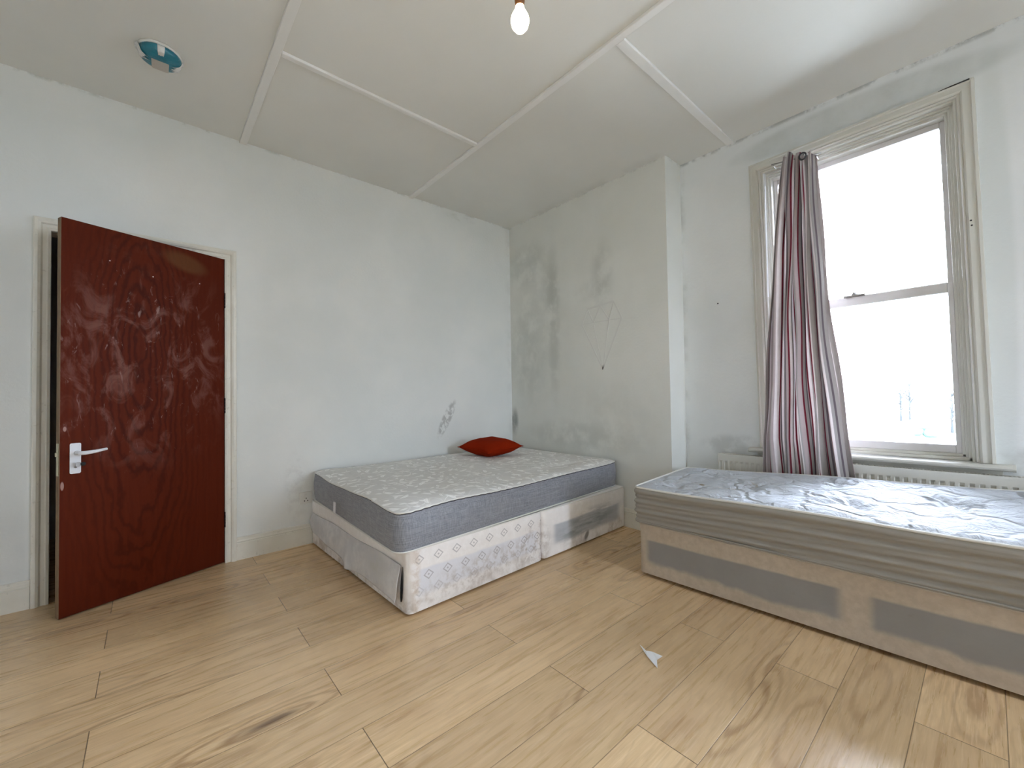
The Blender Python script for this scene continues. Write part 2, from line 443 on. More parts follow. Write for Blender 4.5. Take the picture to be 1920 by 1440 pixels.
def mat_divan2():
    g = G('worn_beige_divan_fabric')        # object space: local y runs along the bed from 0 to -1.92
    f = g.noise(g.P, 6, 6, .65); f2 = g.noise(g.P, 30, 4, .6); z = g.z + (g.noise(g.P, 3, 3) - .5) * .02
    cream = g.mix(g.ss(f2, .3, .75), (.46, .395, .32), (.54, .47, .385))
    grey = g.mix(f, (.25, .245, .24), (.32, .31, .30))
    yy = g.y
    slope = (yy * -1.0) * .012
    band = g.ss(z + (g.noise(g.P, 5, 4) - .5) * .07, .075, .105) * g.ss((z - slope) * -1.0, -.215, -.203)
    p = g.ss(yy * -1.0, .03, .07) * (1.0 - g.ss(yy * -1.0, .905, .955) * g.ss(yy, -1.055, -1.015))
    frontm = g.m('LESS_THAN', g.x, .03)
    c = g.mix(band * p * frontm, cream, grey)
    k = g.ss(g.noise(g.vec(g.y * 9.0, g.z * 9.0), 1.0, 2), .70, .75)
    c = g.mix(k * .5, c, (.24, .21, .19))
    k = g.ss(f, .5, .7) * g.ss(z * -1.0, -.10, -.03)
    c = g.mix(k * .3, c, (.36, .30, .26))
    g.bump(f * 1.5 + f2, .2, .005)
    return g.out(c, .85, spec=.15)
def mat_quilt():
    g = G('white_quilted_ticking')
    c = g.mix(g.noise(g.P, 3, 4), (.56, .60, .67), (.65, .69, .75))
    st = g.blob(g.x, g.y, .22, -.28, .024, .013, .6, .8)
    c = g.mix(st * .8, c, (.30, .24, .16))
    st = g.m('ABSOLUTE', g.m('SQRT', (g.x - .33) * (g.x - .33) + (g.y + .36) * (g.y + .36) * .5) - .12)
    k = g.ss(st * -1.0, -.006, -.002) * g.ss(g.noise(g.P, 5, 2), .46, .6)
    c = g.mix(k * .5, c, (.50, .42, .28))
    vo = g.t.nodes.new('ShaderNodeTexVoronoi'); vo.feature = 'DISTANCE_TO_EDGE'; vo.inputs['Scale'].default_value = 1
    wv = g.noise(g.P, 5, 3)
    g.t.links.new(g.vec(g.x * 4.5 + wv * 1.2, g.y * 4.0 + wv * 1.2), vo.inputs['Vector'])
    ed = g.ss(V(g, vo.outputs['Distance']), 0, .10)
    wr = g.noise(g.vec(g.x * 26.0 + wv * 4.0, g.y * 7.0), 1.0, 4, .6, 1.0)
    wr2 = g.noise(g.vec(g.x * 8.0, g.y * 8.0), 1.0, 3, .6, 2.2)
    g.bump(ed * 1.3 + wr * 1.5 + wr2 * 2.4, .75, .012)
    return g.out(c, .72, spec=.18)
def mat_mattress_side():
    g = G('greyed_mattress_border')
    f = g.noise(g.vec(g.x * 3.0, g.y * 3.0, g.z * 22.0), 1.0, 4, .6)
    c = g.mix(f, (.27, .255, .23), (.36, .34, .305))
    g.bump(f * 2.0 + g.noise(g.P, 60, 3) * .3, .3, .006)
    return g.out(c, .8, spec=.2)
def mat_curtain():
    g = G('striped_curtain_fabric')
    uvn = g.t.nodes.new('ShaderNodeUVMap'); sp = g.t.nodes.new('ShaderNodeSeparateXYZ'); g.t.links.new(uvn.outputs[0], sp.inputs[0])
    u = g.m('FRACT', V(g, sp.outputs[0]) * 3.9 + .35)
    n = g.t.nodes.new('ShaderNodeValToRGB'); n.color_ramp.interpolation = 'CONSTANT'; g.lk(n.inputs[0], u)
    W = (.82, .77, .77); P = (.50, .43, .43); T = (.44, .41, .39); K = (.16, .13, .15); R = (.22, .008, .035); L = (.42, .40, .39)
    stops = [(0, W), (.075, R), (.11, W), (.14, T), (.23, P), (.27, K), (.31, W), (.36, L), (.39, P), (.45, R), (.475, L), (.52, K),
             (.56, T), (.63, W), (.66, P), (.72, R), (.755, W), (.82, L), (.86, K), (.89, T), (.955, P)]
    e = n.color_ramp.elements
    for i, (p, c) in enumerate(stops):
        q = e[i] if i < 2 else e.new(p)
        q.position = p; q.color = (*c, 1)
    c = g.mix(g.noise(g.P, 30, 3) * .25, n.outputs[0], (.3, .27, .27))
    g.bump(g.noise(g.P, 500, 2), .1, .001)
    g.out(c, .85, spec=.1)
    tl = g.t.nodes.new('ShaderNodeBsdfTranslucent'); ms = g.t.nodes.new('ShaderNodeMixShader'); ms.inputs[0].default_value = .24
    g.t.links.new(c, tl.inputs[0]); g.t.links.new(g.bsdf.outputs[0], ms.inputs[1]); g.t.links.new(tl.outputs[0], ms.inputs[2])
    g.t.links.new(ms.outputs[0], g.t.nodes['Material Output'].inputs[0])
    return g.mat
def mat_cushion():
    g = G('rust_red_velour'); f = g.noise(g.P, 6, 3)
    c = g.mix(f, (.20, .012, .002), (.28, .022, .004))
    g.bump(g.noise(g.P, 300, 2), .1, .001)
    return g.out(c, .9, spec=.03)
def mat_film():
    g = G('blue_plastic_film'); f = g.noise(g.P, 22, 3, .6, 1.5)
    g.bump(f, .8, .006)
    return g.out(g.mix(f, (.005, .125, .19), (.015, .22, .31)), .28, spec=.6)
def mat_emit(name, col, st):
    g = G(name); g.bsdf.inputs['Emission Color'].default_value = (*col, 1); g.bsdf.inputs['Emission Strength'].default_value = st
    return g.out((.9, .85, .75), .4)

MWL, MWB, MWR, MWP, MC, MF = mat_wall_left(), mat_wall_back(), mat_wall_right(), mat_plain_wall(), mat_ceiling(), mat_floor()
MDOOR, MCREAM, MSASH, MGLASS = mat_door(), mat_cream(), mat_sash(), mat_glass()
MDAM, MCHAR, MD1, MTORN, MD2, MQ, MMS = mat_damask(), mat_charcoal(), mat_divan1(), mat_torn(), mat_divan2(), mat_quilt(), mat_mattress_side()
MCUR, MCUSH, MFILM = mat_curtain(), mat_cushion(), mat_film()
MWCREAM = plain('shaded_window_gloss', (.60, .595, .54), .42, var=.05, sc=6)  # cream gloss made greyer, shade on the window wall put into its colour
MBATTEN = plain('white_batten_paint', (.80, .805, .79), .5)
MPIPE = plain('white_piping', (.74, .74, .71), .6)
MDARKPIPE = plain('dark_piping', (.05, .05, .06), .7)
MRAD = plain('cream_radiator_enamel', (.70, .69, .63), .35)
MDARK = plain('dark_void', (.012, .012, .012), .9)
MALU = plain('white_lacquered_metal', (.72, .74, .78), .25, spec=.6)
MSTEEL = plain('dull_steel', (.35, .34, .33), .35, 1.0)
MEYE = plain('dark_eyelet_metal', (.06, .06, .065), .3, .9)
MBLACK = plain('black_rubber', (.015, .015, .015), .6)
MPLY = plain('raw_plywood_edge', (.23, .15, .085), .7, var=.3, sc=30)
MBRASS = plain('worn_brass', (.55, .52, .38), .4, .7)
MPLASTIC = plain('white_plastic', (.74, .74, .71), .4)
MTAPE = plain('clear_packing_tape', (.72, .73, .72), .2, spec=.7)
MLABEL = plain('paper_label', (.48, .45, .41), .7, var=.12, sc=90)
MPAPER = plain('white_paper', (.80, .81, .83), .6)
MBAKE = plain('brown_bakelite', (.075, .032, .010), .4)
MNAIL = plain('pale_nail_head', (.78, .66, .62), .5)

# ------------------------------------------------------------------ setting
def plane_with_holes(mb, us, vs, holes, pt, thick):
    """front/back faces and reveals of a slab with rectangular holes; pt(u,v,w) -> point"""
    us = sorted(set(us + [h[0] for h in holes] + [h[1] for h in holes])); vs = sorted(set(vs + [h[2] for h in holes] + [h[3] for h in holes]))
    def solid(i, j):
        if i < 0 or j < 0 or i >= len(us) - 1 or j >= len(vs) - 1: return False
        cu = (us[i] + us[i + 1]) / 2; cv = (vs[j] + vs[j + 1]) / 2
        return not any(h[0] < cu < h[1] and h[2] < cv < h[3] for h in holes)
    for i in range(len(us) - 1):
        for j in range(len(vs) - 1):
            if not solid(i, j): continue
            a, b, c, d = us[i], us[i + 1], vs[j], vs[j + 1]
            for w_ in (0, thick): mb.quad(pt(a, c, w_), pt(b, c, w_), pt(b, d, w_), pt(a, d, w_))
            if not solid(i - 1, j): mb.quad(pt(a, c, 0), pt(a, d, 0), pt(a, d, thick), pt(a, c, thick))
            if not solid(i + 1, j): mb.quad(pt(b, c, 0), pt(b, d, 0), pt(b, d, thick), pt(b, c, thick))
            if not solid(i, j - 1): mb.quad(pt(a, c, 0), pt(b, c, 0), pt(b, c, thick), pt(a, c, thick))
            if not solid(i, j + 1): mb.quad(pt(a, d, 0), pt(b, d, 0), pt(b, d, thick), pt(a, d, thick))
def struct(o, label, cat): return tag(o, label, cat, kind='structure')

m = MB(); m.box(X0, D + .0, Y0, 0.0, -.12, 0); m.box(-3.45, -2.3, 0.0, 1.5, -.12, -.001)
struct(m.build('floor', MF), 'light oak effect laminate plank floor across the whole room', 'floor')
m = MB(); m.box(X0, 0.012, Y0, 0.0, H, H + .10)
m.box(0.012, D, Y0, YR, H + .006, H + .10)
struct(m.build('ceiling', MC), 'off-white boarded ceiling with a narrow strip over the window recess', 'ceiling')

DX1, DX0, DH = -2.497, -3.268, 1.992          # door opening
m = MB(); plane_with_holes(m, [X0, 0.0], [0, H + .1], [(DX0 - .042, DX1 + .02, 0, DH + .02)], lambda u, v, w_: (u, w_, v), .14)
struct(m.build('wall_left', MWL), 'long white plaster wall holding the red door, dark scuff above the bed', 'wall')
m = MB(); m.box(0.0, D + WT, YR, .14, 0, H + .1)
struct(m.build('wall_back', MWB), 'grubby pale plaster chimney wall at the head of the far bed', 'wall')
WY1, WY2, WZ1, WZ2 = -2.345, -3.245, .69, 2.535   # window opening
m = MB(); plane_with_holes(m, [Y0, YR], [0, H + .1], [(WY2, WY1, WZ1, WZ2), (-5.50, -4.30, WZ1, WZ2)], lambda u, v, w_: (D + w_, u, v), WT)
struct(m.build('wall_right', MWR), 'white plaster wall around the tall window, grey patch under the ceiling', 'wall')
m = MB(); m.box(X0 - .1, X0, Y0, 0.14, -.12, H + .1)
struct(m.build('wall_near', MWP), 'plain white plaster wall left of the camera', 'wall')
m = MB(); plane_with_holes(m, [X0 - .1, D + WT], [0, H + .1], [(BX0, BX1, WZ1, WZ2)], lambda u, v, w_: (u, Y0 - w_, v), .14)
struct(m.build('wall_behind', MWP), 'plain white plaster wall behind the camera', 'wall')
m = MB()   # unlit hallway behind the door
m.box(-3.5, -2.3, 1.5, 1.55, -.2, H); m.box(-3.5, -3.45, .14, 1.5, -.2, H); m.box(-2.35, -2.3, .14, 1.5, -.2, H); m.box(-3.5, -2.3, .14, 1.55, H - .2, H - .15)
struct(m.build('wall_hallway', MWP), 'walls of the dark hallway seen through the door gap', 'wall')

# ceiling battens
def batten(i, a, b, c, d, label):
    m = MB(); m.box(a, b, c, d, H - .016, H)
    struct(m.build('trim_%d' % i, MBATTEN, bevel=.003), label, 'ceiling batten')
batten(1, -2.415, -2.372, Y0, 0, 'long white ceiling batten nearest the smoke alarm, meeting the wall above the door')
batten(2, -1.160, -1.122, Y0, 0, 'long white ceiling batten running just beside the light bulb to the door wall')
batten(3, -2.372, -1.160, -1.012, -.982, 'short cross batten between the two long ceiling battens')
batten(4, -1.122, 0.012, -2.168, -2.118, 'short cross batten running toward the window recess')
m = MB(); m.box(.014, D, -2.160, -2.112, H - .002, H + .006)
struct(m.build('trim_5', MBATTEN, bevel=.002), 'stub of flat batten crossing the recess ceiling strip', 'ceiling batten')

# skirting boards: profile (out, z)
SK = [(0, 0), (.018, 0), (.018, .108), (.013, .112), (.0155, .116), (.0155, .121), (.012, .128), (.011, .140), (.007, .1455), (0, .1455)]
def skirt(name, fn, ends, label):
    m = MB(); m.prism(SK, ends, fn); struct(m.build(name, MCREAM), label, 'skirting board')
skirt('baseboard_left', lambda o, z, e: (e, -o, z), [-2.437, 0.0], 'cream skirting board between the door frame and the far bed')
skirt('baseboard_left_2', lambda o, z, e: (e, -o, z), [X0, -3.334], 'cream skirting board left of the red door')
skirt('baseboard_back', lambda o, z, e: (-o, e, z), [YR - .0, -.018], 'cream skirting board on the chimney wall between the two beds')
skirt('baseboard_return', lambda o, z, e: (e, YR - o, z), [-.018, D], 'cream skirting board on the short return by the window')
skirt('baseboard_right', lambda o, z, e: (D - o, e, z), [Y0, YR - .018], 'cream skirting board below the window radiator')

# marks on the plaster of the chimney wall: the ghost of a diamond drawing (thin raised paint lines)
g_ = G('faint_chalky_paint'); MCHALK = g_.out((.70, .705, .675), .8)
mk = MB()
def stroke(a, b, wd):
    a = Vector((0, a[0], a[1])); b = Vector((0, b[0], b[1])); t = (b - a).normalized(); n = Vector((0, -t.z, t.y)) * wd / 2
    e = Vector((-.0012, 0, 0))
    p = [a - n, b - n, b + n, a + n]
    mk.add([q for q in p] + [q + e for q in p], [(4, 5, 6, 7), (0, 1, 5, 4), (1, 2, 6, 5), (2, 3, 7, 6), (3, 0, 4, 7)])
A, B_, C_, D_, E_ = (-1.02, 1.79), (-1.29, 1.815), (-.955, 1.665), (-1.365, 1.665), (-1.17, 1.26)
for p, q, wd in [(A, B_, .018), (A, C_, .012), (B_, D_, .014), (C_, E_, .012), (D_, E_, .016), (C_, D_, .007),
                 (A, (-1.08, 1.665), .012), ((-1.08, 1.665), (-1.155, 1.80), .014), ((-1.155, 1.80), (-1.24, 1.67), .010), ((-1.24, 1.67), B_, .010),
                 ((-1.08, 1.665), E_, .006), ((-1.24, 1.67), E_, .008)]: stroke(p, q, wd)
tag(mk.build('diamond_drawing', MCHALK), 'faint white outline of a cut diamond left on the chimney wall', 'wall marking')

# ------------------------------------------------------------------ door
door = empty('door_1', (DX1, 0, 0)); struct(door, 'red mahogany door standing ajar in its cream frame', 'door')
# architrave: stepped moulding around the opening, swept with mitres
AR = [(0, 0), (0, .012), (.010, .016), (.016, .012), (.030, .012), (.036, .022), (.046, .026), (.058, .024), (.063, .020), (.063, 0)]  # (out from opening, proud of wall)
def surround(m, x0, x1, zt, zb, prof, pt, bottom=False):
    n = len(prof); vs = []
    for k, (sx, sz) in enumerate([(-1, None), (-1, 1), (1, 1), (1, None)]):
        for o, p in prof:
            x = (x0 - o) if sx < 0 else (x1 + o)
            z = zb if sz is None else zt + o
            if bottom and sz is None: z = zb - 0
            vs.append(pt(x, z, p))
    fs = []
    for i in range(3):
        for k in range(n): fs.append((i * n + k, i * n + (k + 1) % n, (i + 1) * n + (k + 1) % n, (i + 1) * n + k))
    fs += [tuple(range(n)), tuple(range(3 * n, 4 * n))]
    m.add(vs, fs)
m = MB(); surround(m, DX0 - .001, DX1 - .0, DH - .008, 0, AR, lambda x, z, p: (x - DX1, -p, z))
# flip so the narrow bead faces the opening on the hinge side
m.build('architrave', MCREAM, door)
m = MB()
m.box(DX0 - .041 - DX1, DX0 - .024 - DX1, .001, .14, 0, DH + .018); m.box(.002, .019, -.001, .14, 0, DH + .018)
m.box(DX0 - .024 - DX1, .002, -.001, .14, DH, DH + .018)
m.box(DX0 - .024 - DX1, DX0 - DX1 - .012, .045, .10, 0, DH); m.box(-.010, .002, .045, .10, 0, DH); m.box(DX0 - .012 - DX1, -.010, .045, .10, DH - .012, DH)
m.build('door_lining', MCREAM, door)
LW = .759; LA = .3949
leaf_m = MB(); leaf_m.box(-LW, 0, 0.0, .040, .006, 1.985)
leaf = leaf_m.build('door_leaf', MDOOR, door, bevel=.0015); leaf.location = (-.003, -.004, 0); leaf.rotation_euler = (0, 0, LA)
# the free edge shows bare lipping, latch plate and scarred timber
m = MB()
for a, b in ((.001, .010), (.0115, .019), (.0205, .029), (.0305, .039)): m.box(-LW - .0012, -LW + .0005, a, b, .006, 1.984)
m.build('edge_lipping', MPLY, leaf)
m = MB(); m.box(-LW - .0035, -LW - .001, .009, .031, .70, .86)
lp = m.build('latch_plate', MBRASS, leaf, bevel=.001)
m = MB(); m.box(-LW - .010, -LW - .003, .014, .026, .795, .815); m.build('latch_plate_bolt', MBRASS, leaf, bevel=.002)
def rrect(x0, x1, z0, z1, r, n=5):
    pts = []
    for cx, cz, a0 in ((x1 - r, z1 - r, 0), (x0 + r, z1 - r, 90), (x0 + r, z0 + r, 180), (x1 - r, z0 + r, 270)):
        for k in range(n + 1):
            a = math.radians(a0 + 90 * k / n); pts.append((cx + r * math.cos(a), cz + r * math.sin(a)))
    return pts
# position along the leaf: local x of the backplate
hx = -.704
m = MB(); m.prism(rrect(hx - .0205, hx + .0205, .705, .857, .007), [0, 1], lambda u, v, e: (u, -.004 * e, v))
for dx_ in (-.014, .014):
    for z_ in (.715, .847): m.lathe([(.0028, 0), (.0028, .0012), (.001, .0016)], (hx + dx_, -.004, z_), 10, Matrix.Rotation(math.radians(90), 4, 'X'))
m.build('handle_backplate', MALU, leaf, bevel=.0012)
m = MB(); rx = Matrix.Rotation(math.radians(90), 4, 'X')
m.lathe([(.011, 0), (.0105, .012), (.009, .035), (.0085, .048)], (hx + .004, -.004, .808), 20, rx)
m.tube([(hx + .000, -.047, .808), (hx + .02, -.052, .808), (hx + .06, -.051, .811), (hx + .105, -.046, .818)], [.0095, .0100, .0085, .0065], 14)
m.build('lever_handle', MALU, leaf)
m = MB(); m.lathe([(.0042, 0), (.0042, .022)], (hx + .003, -.004, .752), 12, rx)
m.prism(rrect(hx - .008, hx + .014, .741, .763, .009), [0, 1], lambda u, v, e: (u, -.026 - .0025 * e, v))
m.build('key', MSTEEL, leaf)
m = MB(); m.lathe([(.010, 0), (.010, .003)], (hx + .020, -.030, .752), 14, rx); m.build('key_fob', MBLACK, leaf)
m = MB(); m.lathe([(.0055, 0), (.0055, .001)], (hx, -.004, .737), 12, rx); m.build('keyhole_ring', MSTEEL, leaf)
for x_, z_ in ((-.575, 1.815), (-.385, 1.775), (-.145, 1.79)):
    m = MB(); m.lathe([(.0032, 0), (.0032, .001), (.001, .002)], (x_, 0, z_), 10, rx); m.build('nail_head', MNAIL, leaf)
for z_ in (1.71, 1.02, .28):
    m = MB(); m.box(-.001, .0015, -.002, .030, z_ - .05, z_ + .05)
    for k in range(5): m.lathe([(.0048, -.0093), (.0048, .0093)], (.002, -.006, z_ - .04 + k * .02), 12)
    m.build('hinge', MEYE, leaf)

# ------------------------------------------------------------------ windows
def window(name, ya, yb, label):
    """ya > yb: opening edges; built round its own origin at the sill middle"""
    yc = (ya + yb) / 2
    w0 = empty(name, (D, yc, WZ1)); struct(w0, label, 'window')
    hw = (ya - yb) / 2; ht = WZ2 - WZ1
    m = MB()
    prof = [(0, 0), (0, .012), (.006, .020), (.012, .014), (.016, .020), (.022, .024), (.048, .022), (.053, .028), (.064, .026), (.066, 0)]
    surround(m, -hw, hw, ht, -.0, prof, lambda x, z, p: (-p, x, z))
    m.build('casing', MWCREAM, w0)
    # box frame lining the opening, three stepped beads per side and head
    m = MB(); S_ = .16
    def ring(o0, o1, xa, xb, zb=0.0, mm=None):       # inset o0..o1 from the opening, depth xa..xb
        mm.box(xa, xb, -hw + o0, -hw + o1, zb, ht - o0); mm.box(xa, xb, hw - o1, hw - o0, zb, ht - o0)
        mm.box(xa, xb, -hw + o1, hw - o1, ht - o1, ht - o0)
    ring(0, .012, -.004, S_, 0, m); ring(.012, .024, .022, S_, 0, m); ring(.024, .034, .034, S_, 0, m); ring(.034, .046, .048, S_, 0, m)
    m.box(.022, S_, -hw + .012, hw - .012, 0, .016); m.box(.048, S_, -hw + .012, hw - .012, .016, .03)
    m.build('box_frame', MWCREAM, w0, bevel=.002)
    # lower sash in front, upper sash behind it
    def sash(nm, z0, z1, x0, rb, rt, stile=.022):
        m = MB(); a = .046
        m.box(x0, x0 + .035, -hw + a, -hw + a + stile, z0, z1); m.box(x0, x0 + .035, hw - a - stile, hw - a, z0, z1)
        m.box(x0, x0 + .035, -hw + a + stile, hw - a - stile, z0, z0 + rb); m.box(x0, x0 + .035, -hw + a + stile, hw - a - stile, z1 - rt, z1)
        s_ = m.build(nm, MSASH, w0, bevel=.003)
        m = MB(); m.box(x0 + .014, x0 + .018, -hw + a + stile - .004, hw - a - stile + .004, z0 + rb - .004, z1 - rt + .004)
        m.build('glass_pane', MGLASS, s_)
        return s_
    zm = .925
    sash('lower_sash', .03, zm, .062, .044, .052); us = sash('upper_sash', zm - .040, ht - .046, .100, .050, .030)
    m = MB(); m.box(.046, .066, -.05, .05, zm, zm + .010); m.lathe([(.012, 0), (.012, .010), (.006, .018)], (.060, 0, zm + .010), 14); m.box(.040, .078, -.006, .006, zm + .014, zm + .022)
    m.build('sash_fastener', MSTEEL, w0, bevel=.001)
    # sill board with rounded nose
    m = MB(); pr = [(.03, -.002), (-.055, -.002), (-.066, -.007), (-.070, -.015), (-.066, -.024), (-.055, -.029), (0, -.029), (.03, -.029)]
    m.prism(pr, [-hw - .125, hw + .125], lambda a, b, e: (a, e, b))
    m.build('window_sill', MWCREAM, w0, bevel=.001)
    m = MB(); m.box(-.012, .0, -hw - .085, hw + .085, -.06, -.028); m.build('sill_apron', MWCREAM, w0, bevel=.003)
    return w0
w1 = window('window_1', WY1, WY2, 'tall cream framed sash window behind the striped curtain')
w1.rotation_euler = (-.012, 0, 0)
m = MB()   # crack above the casing and screw holes
m.tube([(-.027, -.50, ht_ := WZ2 - WZ1 + .060), (-.0272, -.44, ht_ - .001), (-.0268, -.39, ht_ - .002)], [.004, .0032, .0015], 6); m.build('casing_crack', MBLACK, w1)
for y_, z_ in ((-.478, 1.20), (-.480, 1.175), (-.508, 1.90), (-.51, 1.885), (.02, 1.905)):
    m = MB(); m.lathe([(.004, 0), (.004, .001)], (-.0245, y_, z_), 10, Matrix.Rotation(math.radians(-90), 4, 'Y')); m.build('screw_hole', MBLACK, w1)
def added_rear_window():  # unseen window, added to light the room from behind the camera
    w3 = window('added_window_2', .225, -.225, 'narrow cream sash window added unseen behind the camera to let in light')
    w3.location = (-.725, Y0, WZ1); w3.rotation_euler = (0, 0, -math.pi / 2)
added_rear_window()
window('added_window_3', -4.30, -5.50, 'wide cream sash window added unseen further along the window wall to let in light')  # another unseen window, added as a light source at the side
for y_, z_ in ((-2.023, 1.698),):
    m = MB(); m.lathe([(.005, 0), (.005, .001)], (D, y_, z_), 10, Matrix.Rotation(math.radians(-90), 4, 'Y'))
    tag(m.build('screw_hole', MBLACK), 'small dark screw hole in the plaster left of the window', 'screw hole')

# ------------------------------------------------------------------ radiator
def radiator():
    r = empty('radiator', (D, -2.03, .0)); tag(r, 'long cream panel radiator below the window behind the near bed', 'radiator')
    L = 1.62; zt, zb = .622, .12; dz = .022     # the whole thing runs slightly out of level
    def T(v): return (v[0], v[1], v[2] + dz * (-v[1]) / 1.36)
    m = MB(); pitch = .0333; n = int(L / pitch)
    def panel(xs, sgn):
        cols = [0.0]
        for i in range(n):
            c = (i + .5) * L / n
            for o in (-.011, -.007, .007, .011): cols.append(c + o)
        cols.append(L)
        rows = [zb, zb + .03, zb + .045, zt - .055, zt - .042, zt]
        def f(u, v):
            i = int(round(u * (len(cols) - 1))); j = int(round(v * (len(rows) - 1)))
            y = cols[i]; deep = 0
            if 0 < i < len(cols) - 1 and (i - 1) % 4 in (1, 2) and 2 <= j <= 3: deep = .006
            return T((xs + sgn * deep, -y, rows[j]))
        m.grid(f, len(cols) - 1, len(rows) - 1, smooth=False)
    panel(-.078, 1); panel(-.024, -1)
    m.build('panel', MRAD, r)
    for y_ in (0.0, L):
        m = MB()
        a, b = (y_ - .002, y_) if y_ == 0 else (y_, y_ + .002)
        vs = [T((x, -yy, z)) for x in (-.080, -.022) for yy in (a, b) for z in (zb, zt + .004)]
        m.add(vs, [(0, 1, 3, 2), (4, 6, 7, 5), (0, 4, 5, 1), (2, 3, 7, 6), (0, 2, 6, 4), (1, 5, 7, 3)])
        m.build('side_panel', MRAD, r)
    m = MB()   # top grille: rim plus slats
    def tb(x0, x1, y0, y1, z0, z1):
        vs = [T((x, -yy, z)) for x in (x0, x1) for yy in (y0, y1) for z in (z0, z1)]
        m.add(vs, [(0, 1, 3, 2), (4, 6, 7, 5), (0, 4, 5, 1), (2, 3, 7, 6), (0, 2, 6, 4), (1, 5, 7, 3)])
    tb(-.080, -.071, 0, L, zt - .008, zt + .004); tb(-.031, -.022, 0, L, zt - .008, zt + .004)
    k = 0.0
    while k < L - .01:
        tb(-.071, -.031, k, k + .0055, zt - .002, zt + .003); k += .0135
    m.build('top_grille', MRAD, r)
    m = MB(); m.box(-.069, -.033, -L + .01, -.01, zb + .02, zt - .012); m.build('convector_fins', MDARK, r)
    for y_ in (.2, 1.4):
        m = MB(); m.box(-.024, 0, -y_ - .02, -y_, .2, .5); m.build('wall_bracket', MRAD, r)
    m = MB(); m.tube([(-.05, .02, .0), (-.05, .02, .14), (-.05, .0, .15)], .008, 10); m.build('pipe', MRAD, r)
radiator()

# ------------------------------------------------------------------ curtain
def curtain():
    cur = empty('curtain', (D - .109, -2.55, .3))
    tag(cur, 'grey, white and burgundy striped eyelet curtain gathered at the window', 'curtain')
    me = bpy.data.meshes.new('curtain_cloth')
    NU, NV = 260, 90; verts = []; uvs = []; faces = []
    rnd = random.Random(3)
    ph = [rnd.uniform(0, 6.28) for _ in range(6)]
    def edge(v):   # v 0 top .. 1 bottom: left / right y of the bunch
        yl = -2.478 + .150 * min(1, v * 1.25) ** .8
        yr = -2.652 - .135 * max(0, (v - .25) / .75) ** 1.3 - .020 * min(1, v * 4)
        return yl, yr
    for j in range(NV + 1):
        v = j / NV; yl, yr = edge(v)
        for i in range(NU + 1):
            u = i / NU
            # pleats fan out below the heading
            uu = u + .018 * math.sin(u * 17 + v * 3 + ph[0]) * v + .006 * math.sin(v * 19 + u * 9)
            y = yl + (yr - yl) * uu
            nf = 5.5
            amp = .036 - .016 * v
            x = amp * math.sin(2 * math.pi * nf * u + .5 * math.sin(3 * v + ph[1])) + (.010 - .005 * v) * math.sin(2 * math.pi * 13.7 * u + ph[2] + 2.4 * v)
            y += .010 * math.sin(2 * math.pi * nf * 2 * u + ph[3]) + .004 * math.sin(14 * v + 21 * u)
            x += .005 * math.sin(v * 11 + u * 14) * (1 - v) - .010 * v
            ztop = 2.528 - .055 * u + .012 * math.sin(2 * math.pi * 4 * u)
            z = ztop + (.33 - ztop) * v
            verts.append((x, y + 2.55, z - .3)); uvs.append((u, v))
    for j in range(NV):
        for i in range(NU):
            a = j * (NU + 1) + i; faces.append((a, a + 1, a + NU + 2, a + NU + 1))
    me.from_pydata(verts, [], faces); me.polygons.foreach_set('use_smooth', [True] * len(faces))
    ul = me.uv_layers.new(name='UVMap')
    for p in me.polygons:
        for li in p.loop_indices: ul.data[li].uv = uvs[me.loops[li].vertex_index]
    me.materials.append(MCUR)
    o = bpy.data.objects.new('cloth', me); COL.objects.link(o); o.parent = cur
    sd = o.modifiers.new('thickness', 'SOLIDIFY'); sd.thickness = .0015
    # eyelets and the thin rail they hang from
    for k, (y_, z_, x_) in enumerate(((-2.600, 2.462, -.050), (-2.520, 2.488, .02), (-2.560, 2.475, .03))):
        m = MB(); c = []
        for q in range(25):
            a = 2 * math.pi * q / 24; c.append((x_, y_ + 2.55 + .017 * math.cos(a), z_ - .3 + .020 * math.sin(a)))
        m.tube(c, .0048, 8, cap=False); m.build('eyelet', MEYE, cur)
    m = MB(); m.tube([(.0, .13, 2.205), (.0, -.13, 2.165)], .004, 8); m.build('curtain_rail', MSTEEL, cur)
    for y_, z_ in ((.125, 2.203), (-.10, 2.170)):
        m = MB(); m.tube([(.0, y_, z_), (.078, y_, z_)], .003, 8); m.build('rail_hook', MSTEEL, cur)
curtain()

